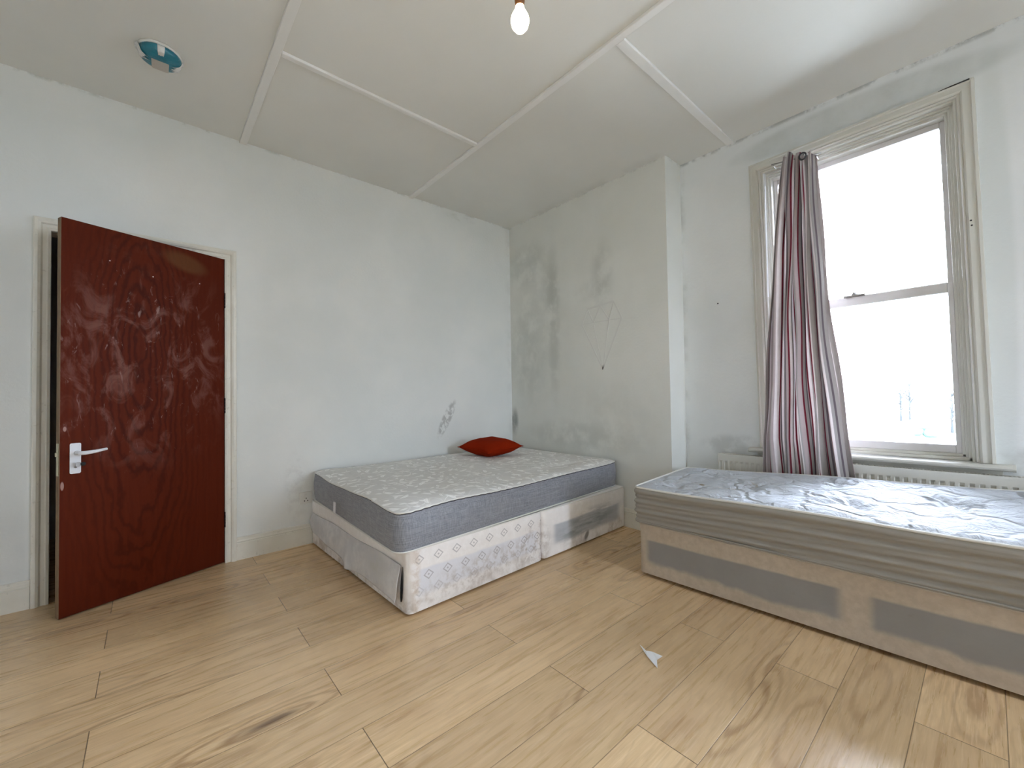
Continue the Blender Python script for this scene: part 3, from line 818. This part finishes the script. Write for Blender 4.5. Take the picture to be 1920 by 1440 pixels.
# ------------------------------------------------------------------ beds
def rounded(cs, r, n=6):
    """cs: 4 corners (x,y) ccw; rounded corner outline"""
    out = []
    for i in range(4):
        p = Vector(cs[i]); a = (Vector(cs[i - 1]) - p).normalized(); b = (Vector(cs[(i + 1) % 4]) - p).normalized()
        s = p + a * r; e = p + b * r
        for k in range(n + 1):
            t = k / n; out.append(s * (1 - t) ** 2 + p * 2 * t * (1 - t) + e * t * t)
    return out
def resample(pts, n):
    L = [0]; m_ = len(pts)
    for i in range(m_): L.append(L[-1] + (pts[(i + 1) % m_] - pts[i]).length)
    T = L[-1]; res = []; k = 0
    for i in range(n):
        d = T * i / n
        while L[k + 1] < d: k += 1
        f = (d - L[k]) / (L[k + 1] - L[k]); res.append(pts[k] * (1 - f) + pts[(k + 1) % m_] * f)
    return res
def box_cloth(name, cs, z0, z1, r, mat, parent, top_z=None, side=None, N=240, NR=10, round_top=.01, dome=0.0, topmat=None, topname=None, ztop=None, nt=46):
    """upholstered block: sides from an outline, top as its own grid. side(s, v)->outward offset"""
    ol = resample(rounded(cs, r), N); c = Vector((sum(p[0] for p in cs) / 4, sum(p[1] for p in cs) / 4))
    nrm = []
    for i in range(N):
        t = (ol[(i + 1) % N] - ol[i - 1]).normalized(); nn = Vector((t.y, -t.x))
        if nn.dot(ol[i] - c) < 0: nn = -nn
        nrm.append(nn)
    zt = ztop or (lambda x, y: z1)
    m = MB()
    def f(u, v):
        i = int(round(u * N)) % N; p = ol[i] + nrm[i] * (side(ol[i].x, ol[i].y, v, i / N) if side else 0)
        return (p.x, p.y, z0 + (zt(p.x, p.y) - z0) * v)
    m.grid(f, N, NR, True, close_u=True)
    m.add([(p.x, p.y, z0) for p in ol], [tuple(range(N))])
    body = m.build(name, mat, parent)
    # top
    m = MB(); rim = [ol[i] + nrm[i] * (side(ol[i].x, ol[i].y, 1.0, i / N) if side else 0) for i in range(N)]
    def g(u, v):
        i = int(round(u * N)) % N; p = rim[i]; q = c + (p - c) * (1 - v)
        e = 1 - (1 - min(1, v * 9)) ** 2
        return (q.x, q.y, zt(q.x, q.y) + (top_z(q.x, q.y, v) if top_z else 0) + dome * e)
    m.grid(g, N, nt, True, close_u=True)
    top = m.build(topname or 'top', topmat or mat, parent)
    body_outline[name + str(z0)] = [ol[i] + nrm[i] * .004 for i in range(N)]
    return body, top, rim, zt
body_outline = {}
def wave(x, y, a, f, p=0): return a * math.sin(x * f + p) * math.cos(y * f * .83 + p * 1.7)

# --- far bed base
b1 = empty('divan_bed', (0, 0, 0)); tag(b1, 'stained cream two-piece divan base in the far corner, under the grey-sided mattress', 'bed')
FL, FR, BR, BL = (-1.930, -1.436), (-.022, -1.372), (-.022, -.022), (-1.975, -.022)
def lerp(a, b, t): return (a[0] + (b[0] - a[0]) * t, a[1] + (b[1] - a[1]) * t)
ts = (FL[0] - (-.978)) / (FL[0] - FR[0])
def base_block(cs, nm, r=.03):
    def side(x, y, v, s): return .004 * math.sin(x * 9 + y * 7) * math.sin(math.pi * v) + (.003 if .80 < v < .92 else 0)
    a, t_, rim, zt = box_cloth(nm, cs, .012, .316, r, MD1, b1, side=side, N=200, NR=12, topname='top_cover', topmat=MD1, nt=4)
    t_.parent = a
    m = MB(); pts = [(p.x, p.y, .3150) for p in rim]; m.tube(pts + [pts[0]], .0042, 8, cap=False); m.build('piping', MPIPE, a)
    return a
g0, g1 = lerp(FL, FR, ts - .0028), lerp(BL, BR, ts - .0028)
h0, h1 = lerp(FL, FR, ts + .0028), lerp(BL, BR, ts + .0028)
sec1 = base_block([FL, g0, g1, BL], 'divan_section'); sec2 = base_block([h0, FR, BR, h1], 'divan_section', .022)
m = MB(); m.box(-.984, -.972, -1.36, -.06, .03, .29); m.build('section_joint', MDARK, b1)
for x_ in (-1.8, -1.1, -.85, -.15):
    for y_ in (-1.25, -.2):
        m = MB(); m.lathe([(.02, 0), (.02, .014)], (x_, y_, 0), 14); m.build('glide', MBLACK, b1)
# loose backing cloth on the end facing the door: hangs in a swag with a torn slit
def torn():
    m = MB()
    pa = Vector((BL[0], BL[1])); pb = Vector((FL[0], FL[1])); dr = (pb - pa)
    nrm = Vector((dr.y, -dr.x)).normalized()
    if nrm.x > 0: nrm = -nrm
    low = [(.03, .150), (.06, .105), (.15, .098), (.30, .085), (.44, .070), (.50, .048), (.54, .046), (.60, .055), (.75, .060), (.88, .065), (.955, .062)]
    def lz(t):
        for (a, za), (b, zb) in zip(low, low[1:]):
            if a <= t <= b: return za + (zb - za) * (t - a) / (b - a)
        return low[0][1] if t < low[0][0] else low[-1][1]
    def f(u, v):
        t = .03 + .925 * u
        zt_ = .238 - .004 * math.sin(t * 14); z = zt_ + (lz(t) - zt_) * v
        bul = .005 + .017 * math.sin(math.pi * min(1, v * .8)) * (.6 + .4 * math.sin(t * 23 + 2 * v)) + .010 * v ** 2
        bul += .020 * math.exp(-((t - .515) / .03) ** 2) * v           # the raised fold
        bul += .010 * math.sin(v * 7 + t * 31) * v * (1 - v) + .022 * v * max(0, (u - .82) / .18)
        p = pa + dr * t + nrm * bul
        return (p.x, p.y, z)
    m.grid(f, 150, 24, True)
    o = m.build('torn_cloth', MTORN, sec1); o['label'] = 'loose grey cloth sagging and torn at the end of the base'
    o.modifiers.new('thickness', 'SOLIDIFY').thickness = .002
    # dark slit beside the last seam
    m = MB()
    pts = []
    for k in range(9):
        v = k / 8; t = .966 - .012 * v; p = pa + dr * t + nrm * .004; pts.append((p.x, p.y, .232 - v * .175))
    wd = [.001, .004, .006, .008, .009, .010, .010, .009, .003]
    vs = []
    for (x, y, z), w_ in zip(pts, wd):
        q = dr.normalized() * w_; vs += [(x - q.x, y - q.y, z), (x + q.x, y + q.y, z)]
    m.add(vs, [(2 * i, 2 * i + 1, 2 * i + 3, 2 * i + 2) for i in range(8)])
    o = m.build('tear_opening', MDARK, sec1)
    o.modifiers.new('thickness', 'SOLIDIFY').thickness = .002
torn()

# --- far mattress
mt = empty('mattress', (0, 0, 0)); tag(mt, 'double mattress with charcoal sides and silvery leaf-patterned top', 'mattress')
MC1 = [(-1.992, -1.462), (-.035, -1.318), (-.035, -.030), (-1.965, -.030)]
def z_rim1(x, y):
    z = .514
    if y < -1.15:                 # saggy long edge
        z += .006 * math.sin(x * 7.0 + .6) - .010 * math.exp(-((x + .78) / .20) ** 2)
    if x < -1.8: z += .008 * math.sin(y * 5 + 1.0)
    return z
def side1(x, y, v, s):
    o = .012 * math.sin(math.pi * v) + .003 * math.sin(s * 90) * v
    if y < -1.1 and v > .75: o += .0035 * math.sin(x * 120) * (v - .75) * 4
    return o
def top1(x, y, v):
    return .0035 * math.sin(x * 13 + y * 5) * min(1, v * 6) + .003 * math.sin(y * 19 - x * 4) * min(1, v * 6) + wave(x, y, .004, 11, .4) * min(1, v * 5)
a, t_, rim1, zt1 = box_cloth('side_border', MC1, .321, .514, .075, MCHAR, mt, top_z=top1, side=side1, N=420, NR=14, dome=.016, topmat=MDAM, topname='quilted_top', ztop=z_rim1, nt=60)
m = MB(); pts = [(p.x, p.y, zt1(p.x, p.y) + .001) for p in rim1]
m.tube(pts + [pts[0]], .0045, 8, cap=False); m.build('piping', MPIPE, a)
m = MB(); pts = [(p.x + .001, p.y - .001, zt1(p.x, p.y) - .0055) for p in rim1]; m.tube(pts + [pts[0]], .0028, 6, cap=False); m.build('piping_seam', MDARKPIPE, a)
m = MB(); lo = body_outline['side_border0.321']; m.tube([(p.x, p.y, .3255) for p in lo + lo[:1]], .004, 8, cap=False); m.build('lower_piping', MPIPE, a)
m = MB(); m.prism(rrect(-.019, .019, -.034, .032, .004), [0, 1], lambda u, v, e: (-2.016 - abs(u) * .3 - .0012 * e - .10 * (.03 - v) * .3, -.672 + u, .398 + v))
m.build('care_tag', MPAPER, mt)

# --- cushion
def cushion():
    m = MB(); hs = .205; T_ = .068
    def prof(u, v, sg):
        a = (u - .5) * 2; b = (v - .5) * 2
        pin = .09
        x = a * hs * (1 - pin * (1 - a * a) * 0 - pin * (1 - b * b) * 0)
        # pinched corners: the sides curve inwards
        x = a * hs * (1 - .10 * (1 - b * b) * abs(a)); y = b * hs * (1 - .10 * (1 - a * a) * abs(b))
        h = T_ * max(0.0, (1 - a ** 4)) ** .62 * max(0.0, (1 - b ** 4)) ** .62 * (1 - .30 * (a * a * b * b))
        k = 1.0 if sg > 0 else .95
        return (x, y, sg * h * k + .003 * math.sin(a * 9) * math.cos(b * 7) * (h / T_))
    m.grid(lambda u, v: prof(u, v, 1), 40, 40); m.grid(lambda u, v: prof(u, v, -1), 40, 40)
    c = m.build('cushion', MCUSH)
    bm = bmesh.new(); bm.from_mesh(c.data); bmesh.ops.remove_doubles(bm, verts=bm.verts, dist=.0005); bmesh.ops.recalc_face_normals(bm, faces=bm.faces); bm.to_mesh(c.data); bm.free()
    c.location = (-.595, -.385, .604); c.rotation_euler = (math.radians(3), math.radians(-3), math.radians(3.5))
    tag(c, 'rust red scatter cushion lying on the far mattress near the corner', 'cushion')
    m = MB(); n = 120; pts = []
    for k in range(n):
        s = k / n * 4; e = int(s); f_ = s - e
        u, v = [(f_, 0), (1, f_), (1 - f_, 1), (0, 1 - f_)][e]; pts.append(prof(u, v, 1))
    m.tube(pts + [pts[0]], .003, 6, cap=False); m.build('seam', MCUSH, c)
    return c
cush = cushion()

# --- near bed
NB = (-.700, -1.925); RB = math.atan2(.072, 1.43)           # front runs towards -y, drifting +x
b2 = empty('divan_bed', (NB[0], NB[1], 0), RB); tag(b2, 'beige and grey divan base of the near bed along the window wall', 'bed')
cs2 = [(0, -1.90), (.722, -1.90), (.722, 0), (0, 0)]
def side2(x, y, v, s): return .004 * math.sin(y * 8) * math.sin(math.pi * v) + (.004 if v > .88 else 0)
a2, t2, rim2, _ = box_cloth('base_body', cs2, .020, .303, .022, MD2, b2, side=side2, N=260, NR=12, topname='top_cover', topmat=MD2, nt=4)
m = MB(); pts = [(p.x, p.y, .303) for p in rim2]; m.tube(pts + [pts[0]], .004, 8, cap=False); m.build('piping', plain('beige_piping', (.50, .45, .39), .8), a2)
for x_ in (.08, .65):
    for y_ in (-.12, -.95, -1.8):
        m = MB(); m.lathe([(.022, 0), (.022, .022)], (x_, y_, 0), 14); m.build('glide', MBLACK, b2)
m2 = empty('mattress', (NB[0], NB[1], 0), RB); tag(m2, 'white quilted single mattress with creased greyish border, nearest the window', 'mattress')
mc2 = [(-.012, -1.905), (.722, -1.905), (.722, .022), (-.012, .022)]
def z_rim2(x, y):
    t = -y / 1.45
    return .508 + t * .018 + (x / .722) * (.014 + t * .052) + .004 * math.sin(y * 6)
def side2m(x, y, v, s):
    o = .006 * math.sin(math.pi * v) + .0045 * math.sin(v * 24 + .8 * math.sin(y * 3 + x * 3)) * (1 - v * .3)
    o += .004 * math.sin(v * 44 + y * 7 + x * 5) * (1 if v < .85 else 0)
    o += .010 * math.exp(-((v - .92) / .07) ** 2)
    return o
tufts = [(.14, -.15), (.55, -.25), (.33, -.50), (.58, -.85), (.20, -.95), (.42, -1.28), (.16, -1.55), (.60, -1.6)]
def top2(x, y, v):
    e = min(1, v * 8); z = 0
    for cx, cy in tufts:
        d2 = (x - cx) ** 2 + (y - cy) ** 2; d = math.sqrt(d2)
        z -= .018 * math.exp(-d2 / .0035)
        th = math.atan2(y - cy, x - cx); z += .006 * math.cos(7 * th + cx * 9) * math.exp(-((d - .07) / .05) ** 2)
    z += .0035 * math.sin(x * 17 + 3 * math.sin(y * 5)) * math.cos(y * 11 + 2 * math.sin(x * 6)) + .002 * math.sin(y * 47 + 5 * math.sin(x * 8)) * math.cos(x * 23)
    return z * e
a3, t3, rim3, zt3 = box_cloth('side_border', mc2, .309, .52, .04, MMS, m2, top_z=top2, side=side2m, N=460, NR=34, dome=.012, topmat=MQ, topname='quilted_top', ztop=z_rim2, nt=80)
m = MB(); pts = [(p.x, p.y, zt3(p.x, p.y) + .002) for p in rim3]; m.tube(pts + [pts[0]], .006, 8, cap=False); m.build('piping', MPIPE, a3)
lo = body_outline['side_border0.309']; m = MB(); pts = [(p.x, p.y, .315) for p in lo]; m.tube(pts + [pts[0]], .005, 8, cap=False); m.build('lower_piping', MMS, a3)

# ------------------------------------------------------------------ smoke alarm wrapped in blue film
sa = empty('smoke_alarm', (-2.832, -.602, H)); tag(sa, 'round smoke alarm on the ceiling wrapped in blue film and tape', 'smoke alarm')
m = MB(); m.lathe([(.088, 0), (.091, -.006), (.090, -.012), (.080, -.014)], (0, 0, 0), 48); m.build('base_ring', MPLASTIC, sa)
m = MB(); m.lathe([(.084, -.010), (.086, -.024), (.079, -.040), (.062, -.049), (.030, -.052), (.002, -.052)], (0, 0, 0), 48); m.build('film_cover', MFILM, sa)
def patch(nm, a0, a1, r0, r1, mat, seed=0, ex=.0015, jag=0.0):
    m = MB(); rr = random.Random(seed)
    def zf(r): # height of cover at radius r
        pr = [(.002, -.052), (.030, -.052), (.062, -.049), (.079, -.040), (.086, -.024), (.091, -.008), (.1, -.003)]
        for (ra, za), (rb, zb) in zip(pr, pr[1:]):
            if ra <= r <= rb: return za + (zb - za) * (r - ra) / (rb - ra)
        return -.046
    js = [rr.uniform(-jag, jag) for _ in range(40)]
    def f(u, v):
        k = int(u * 14); r = r0 + (r1 - r0) * v + js[k] * (1 - v); a = math.radians(a0 + (a1 - a0) * u)
        return (r * math.cos(a), r * math.sin(a), zf(r) - ex - (.004 * abs(js[(k + 7) % 30]) / .01 if jag else 0))
    m.grid(f, 14, 8); o = m.build(nm, mat, sa); o.modifiers.new('thickness', 'SOLIDIFY').thickness = .0008
patch('tape_strip', -12, 30, .056, .094, MTAPE, 1, .002, .012)
patch('tape_strip', 165, 205, .058, .096, MTAPE, 2, .002, .014)
patch('tape_strip', 262, 281, .060, .089, MTAPE, 3, .002, .004)
m = MB()
m.add([(-.034, -.016, -.0535), (.034, -.016, -.0535), (.034, .060, -.051), (.028, .078, -.042), (-.026, .078, -.042), (-.032, .060, -.051)], [(0, 1, 2, 5), (5, 2, 3, 4)])
o = m.build('paper_label', MLABEL, sa); o.modifiers.new('thickness', 'SOLIDIFY').thickness = .001

# ------------------------------------------------------------------ pendant bulb
PB = Vector((-1.9639, -2.3275, 2.284))
pl = empty('pendant_light', (PB.x, PB.y, H)); tag(pl, 'bare glowing light bulb hanging from the ceiling on a short cord', 'light bulb')
zc = PB.z - H
m = MB(); m.lathe([(.004, -.036), (.016, -.033), (.026, -.020), (.030, -.003), (.028, .010), (.021, .024), (.015, .036), (.0135, .046)], (0, 0, zc), 32)
m.build('bulb', mat_emit('glowing_bulb_glass', (1.0, .80, .50), 9.0), pl)
m = MB(); m.lathe([(.0135, .044), (.0150, .048), (.0150, .060), (.0165, .062), (.0165, .085), (.011, .100), (.004, .106)], (0, 0, zc), 24); m.build('lamp_holder', MBAKE, pl)
m = MB(); m.tube([(0, 0, zc + .10), (0, 0, -.02)], .003, 8); m.build('cord', MPLASTIC, pl)
m = MB(); m.lathe([(.048, 0), (.046, -.012), (.03, -.024), (.008, -.030)], (0, 0, 0), 32); m.build('ceiling_rose', MPLASTIC, pl)

# ------------------------------------------------------------------ socket and paper scrap
so = empty('wall_socket', (-2.008, 0, .335)); tag(so, 'white wall socket low down, half hidden by the far bed', 'socket')
m = MB(); m.prism(rrect(-.043, .043, -.043, .043, .005), [0, 1], lambda u, v, e: (u, -.009 * e, v)); m.build('face_plate', MPLASTIC, so, bevel=.002)
m = MB(); m.box(-.006, .006, -.014, -.009, .008, .028); m.build('switch', MPLASTIC, so, bevel=.001)
m = MB()
for a, b in ((0, -.004), (-.011, -.022), (.011, -.022)): m.box(a - .003, a + .003, -.0095, -.0088, b - .004, b + .004)
m.build('pin_holes', MBLACK, so)
m = MB()
P_ = [(-1.305, -2.298, .003), (-1.311, -2.312, .006), (-1.331, -2.345, .010), (-1.322, -2.365, .012), (-1.326, -2.415, .018), (-1.347, -2.402, .006), (-1.388, -2.428, .004), (-1.352, -2.362, .004), (-1.329, -2.330, .003), (-1.311, -2.308, .002)]
m.add(P_, [(0, 1, 9), (1, 2, 8, 9), (2, 3, 7, 8), (3, 5, 7), (3, 4, 5), (5, 6, 7)])
pp = m.build('paper_scrap', MPAPER, loc=(-1.34, -2.37, 0)); pp.modifiers.new('thickness', 'SOLIDIFY').thickness = .0006
tag(pp, 'small torn sliver of white paper on the laminate floor', 'paper')

# ------------------------------------------------------------------ outside, blown out by daylight
m = MB(); m.box(-120, 220, -120, 120, -3.4, -3.2)
struct(m.build('ground', plain('pale_paving', (.28, .29, .28), .9, sc=.3)), 'pale ground outside far below the window', 'ground')
def bare_tree(x, y, h, label, seed):
    r = random.Random(seed); t = empty('bare_tree', (x, y, -3.2)); tag(t, label, 'tree', 'bare trees far outside the window')
    m = MB(); m.tube([(0, 0, 0), (.05, .02, h * .5), (0, 0, h)], [.16, .10, .03], 8); m.build('trunk', MBARK, t)
    m = MB()
    for k in range(26):
        z0 = h * r.uniform(.3, .95); a = r.uniform(0, 6.28); l = h * r.uniform(.12, .32)
        p1 = (math.cos(a) * l * .6, math.sin(a) * l * .6, z0 + l * .6); p2 = (math.cos(a) * l, math.sin(a) * l, z0 + l * 1.3)
        m.tube([(0, 0, z0), p1, p2], [.05, .03, .01], 5)
    m.build('branches', MBARK, t)
MBARK = plain('bare_bark', (.025, .03, .032), .9); MLEAF = plain('hedge_leaf', (.055, .115, .09), .9, sc=3)
bare_tree(67.1, 3.96, 4.4, 'bare tree beyond the glass, leftmost of the faint trees', 1)
bare_tree(60.8, 2.58, 4.6, 'bare tree beyond the glass, between the leftmost tree and the bush', 2)
bare_tree(52.0, -1.0, 3.6, 'bare tree beyond the glass, right of the pale green bush', 5)
def bush():
    m = MB(); r = random.Random(4)
    for k in range(14):
        cx, cy, cz, rr = r.uniform(-.9, .9), r.uniform(-.8, .8), r.uniform(.3, 1.2), r.uniform(.35, .6)
        m.grid(lambda u, v: (cx + rr * math.cos(u * 6.283) * math.sin(v * 3.1416) * (1 + .15 * math.sin(u * 31 + v * 17)), cy + rr * math.sin(u * 6.283) * math.sin(v * 3.1416) * (1 + .15 * math.sin(u * 23)), cz + rr * math.cos(v * 3.1416)), 16, 10, True, close_u=True)
    o = m.build('bush', MLEAF); o.location = (47.0, .63, -3.2); tag(o, 'pale green rounded bush far below outside the window', 'bush')
bush()
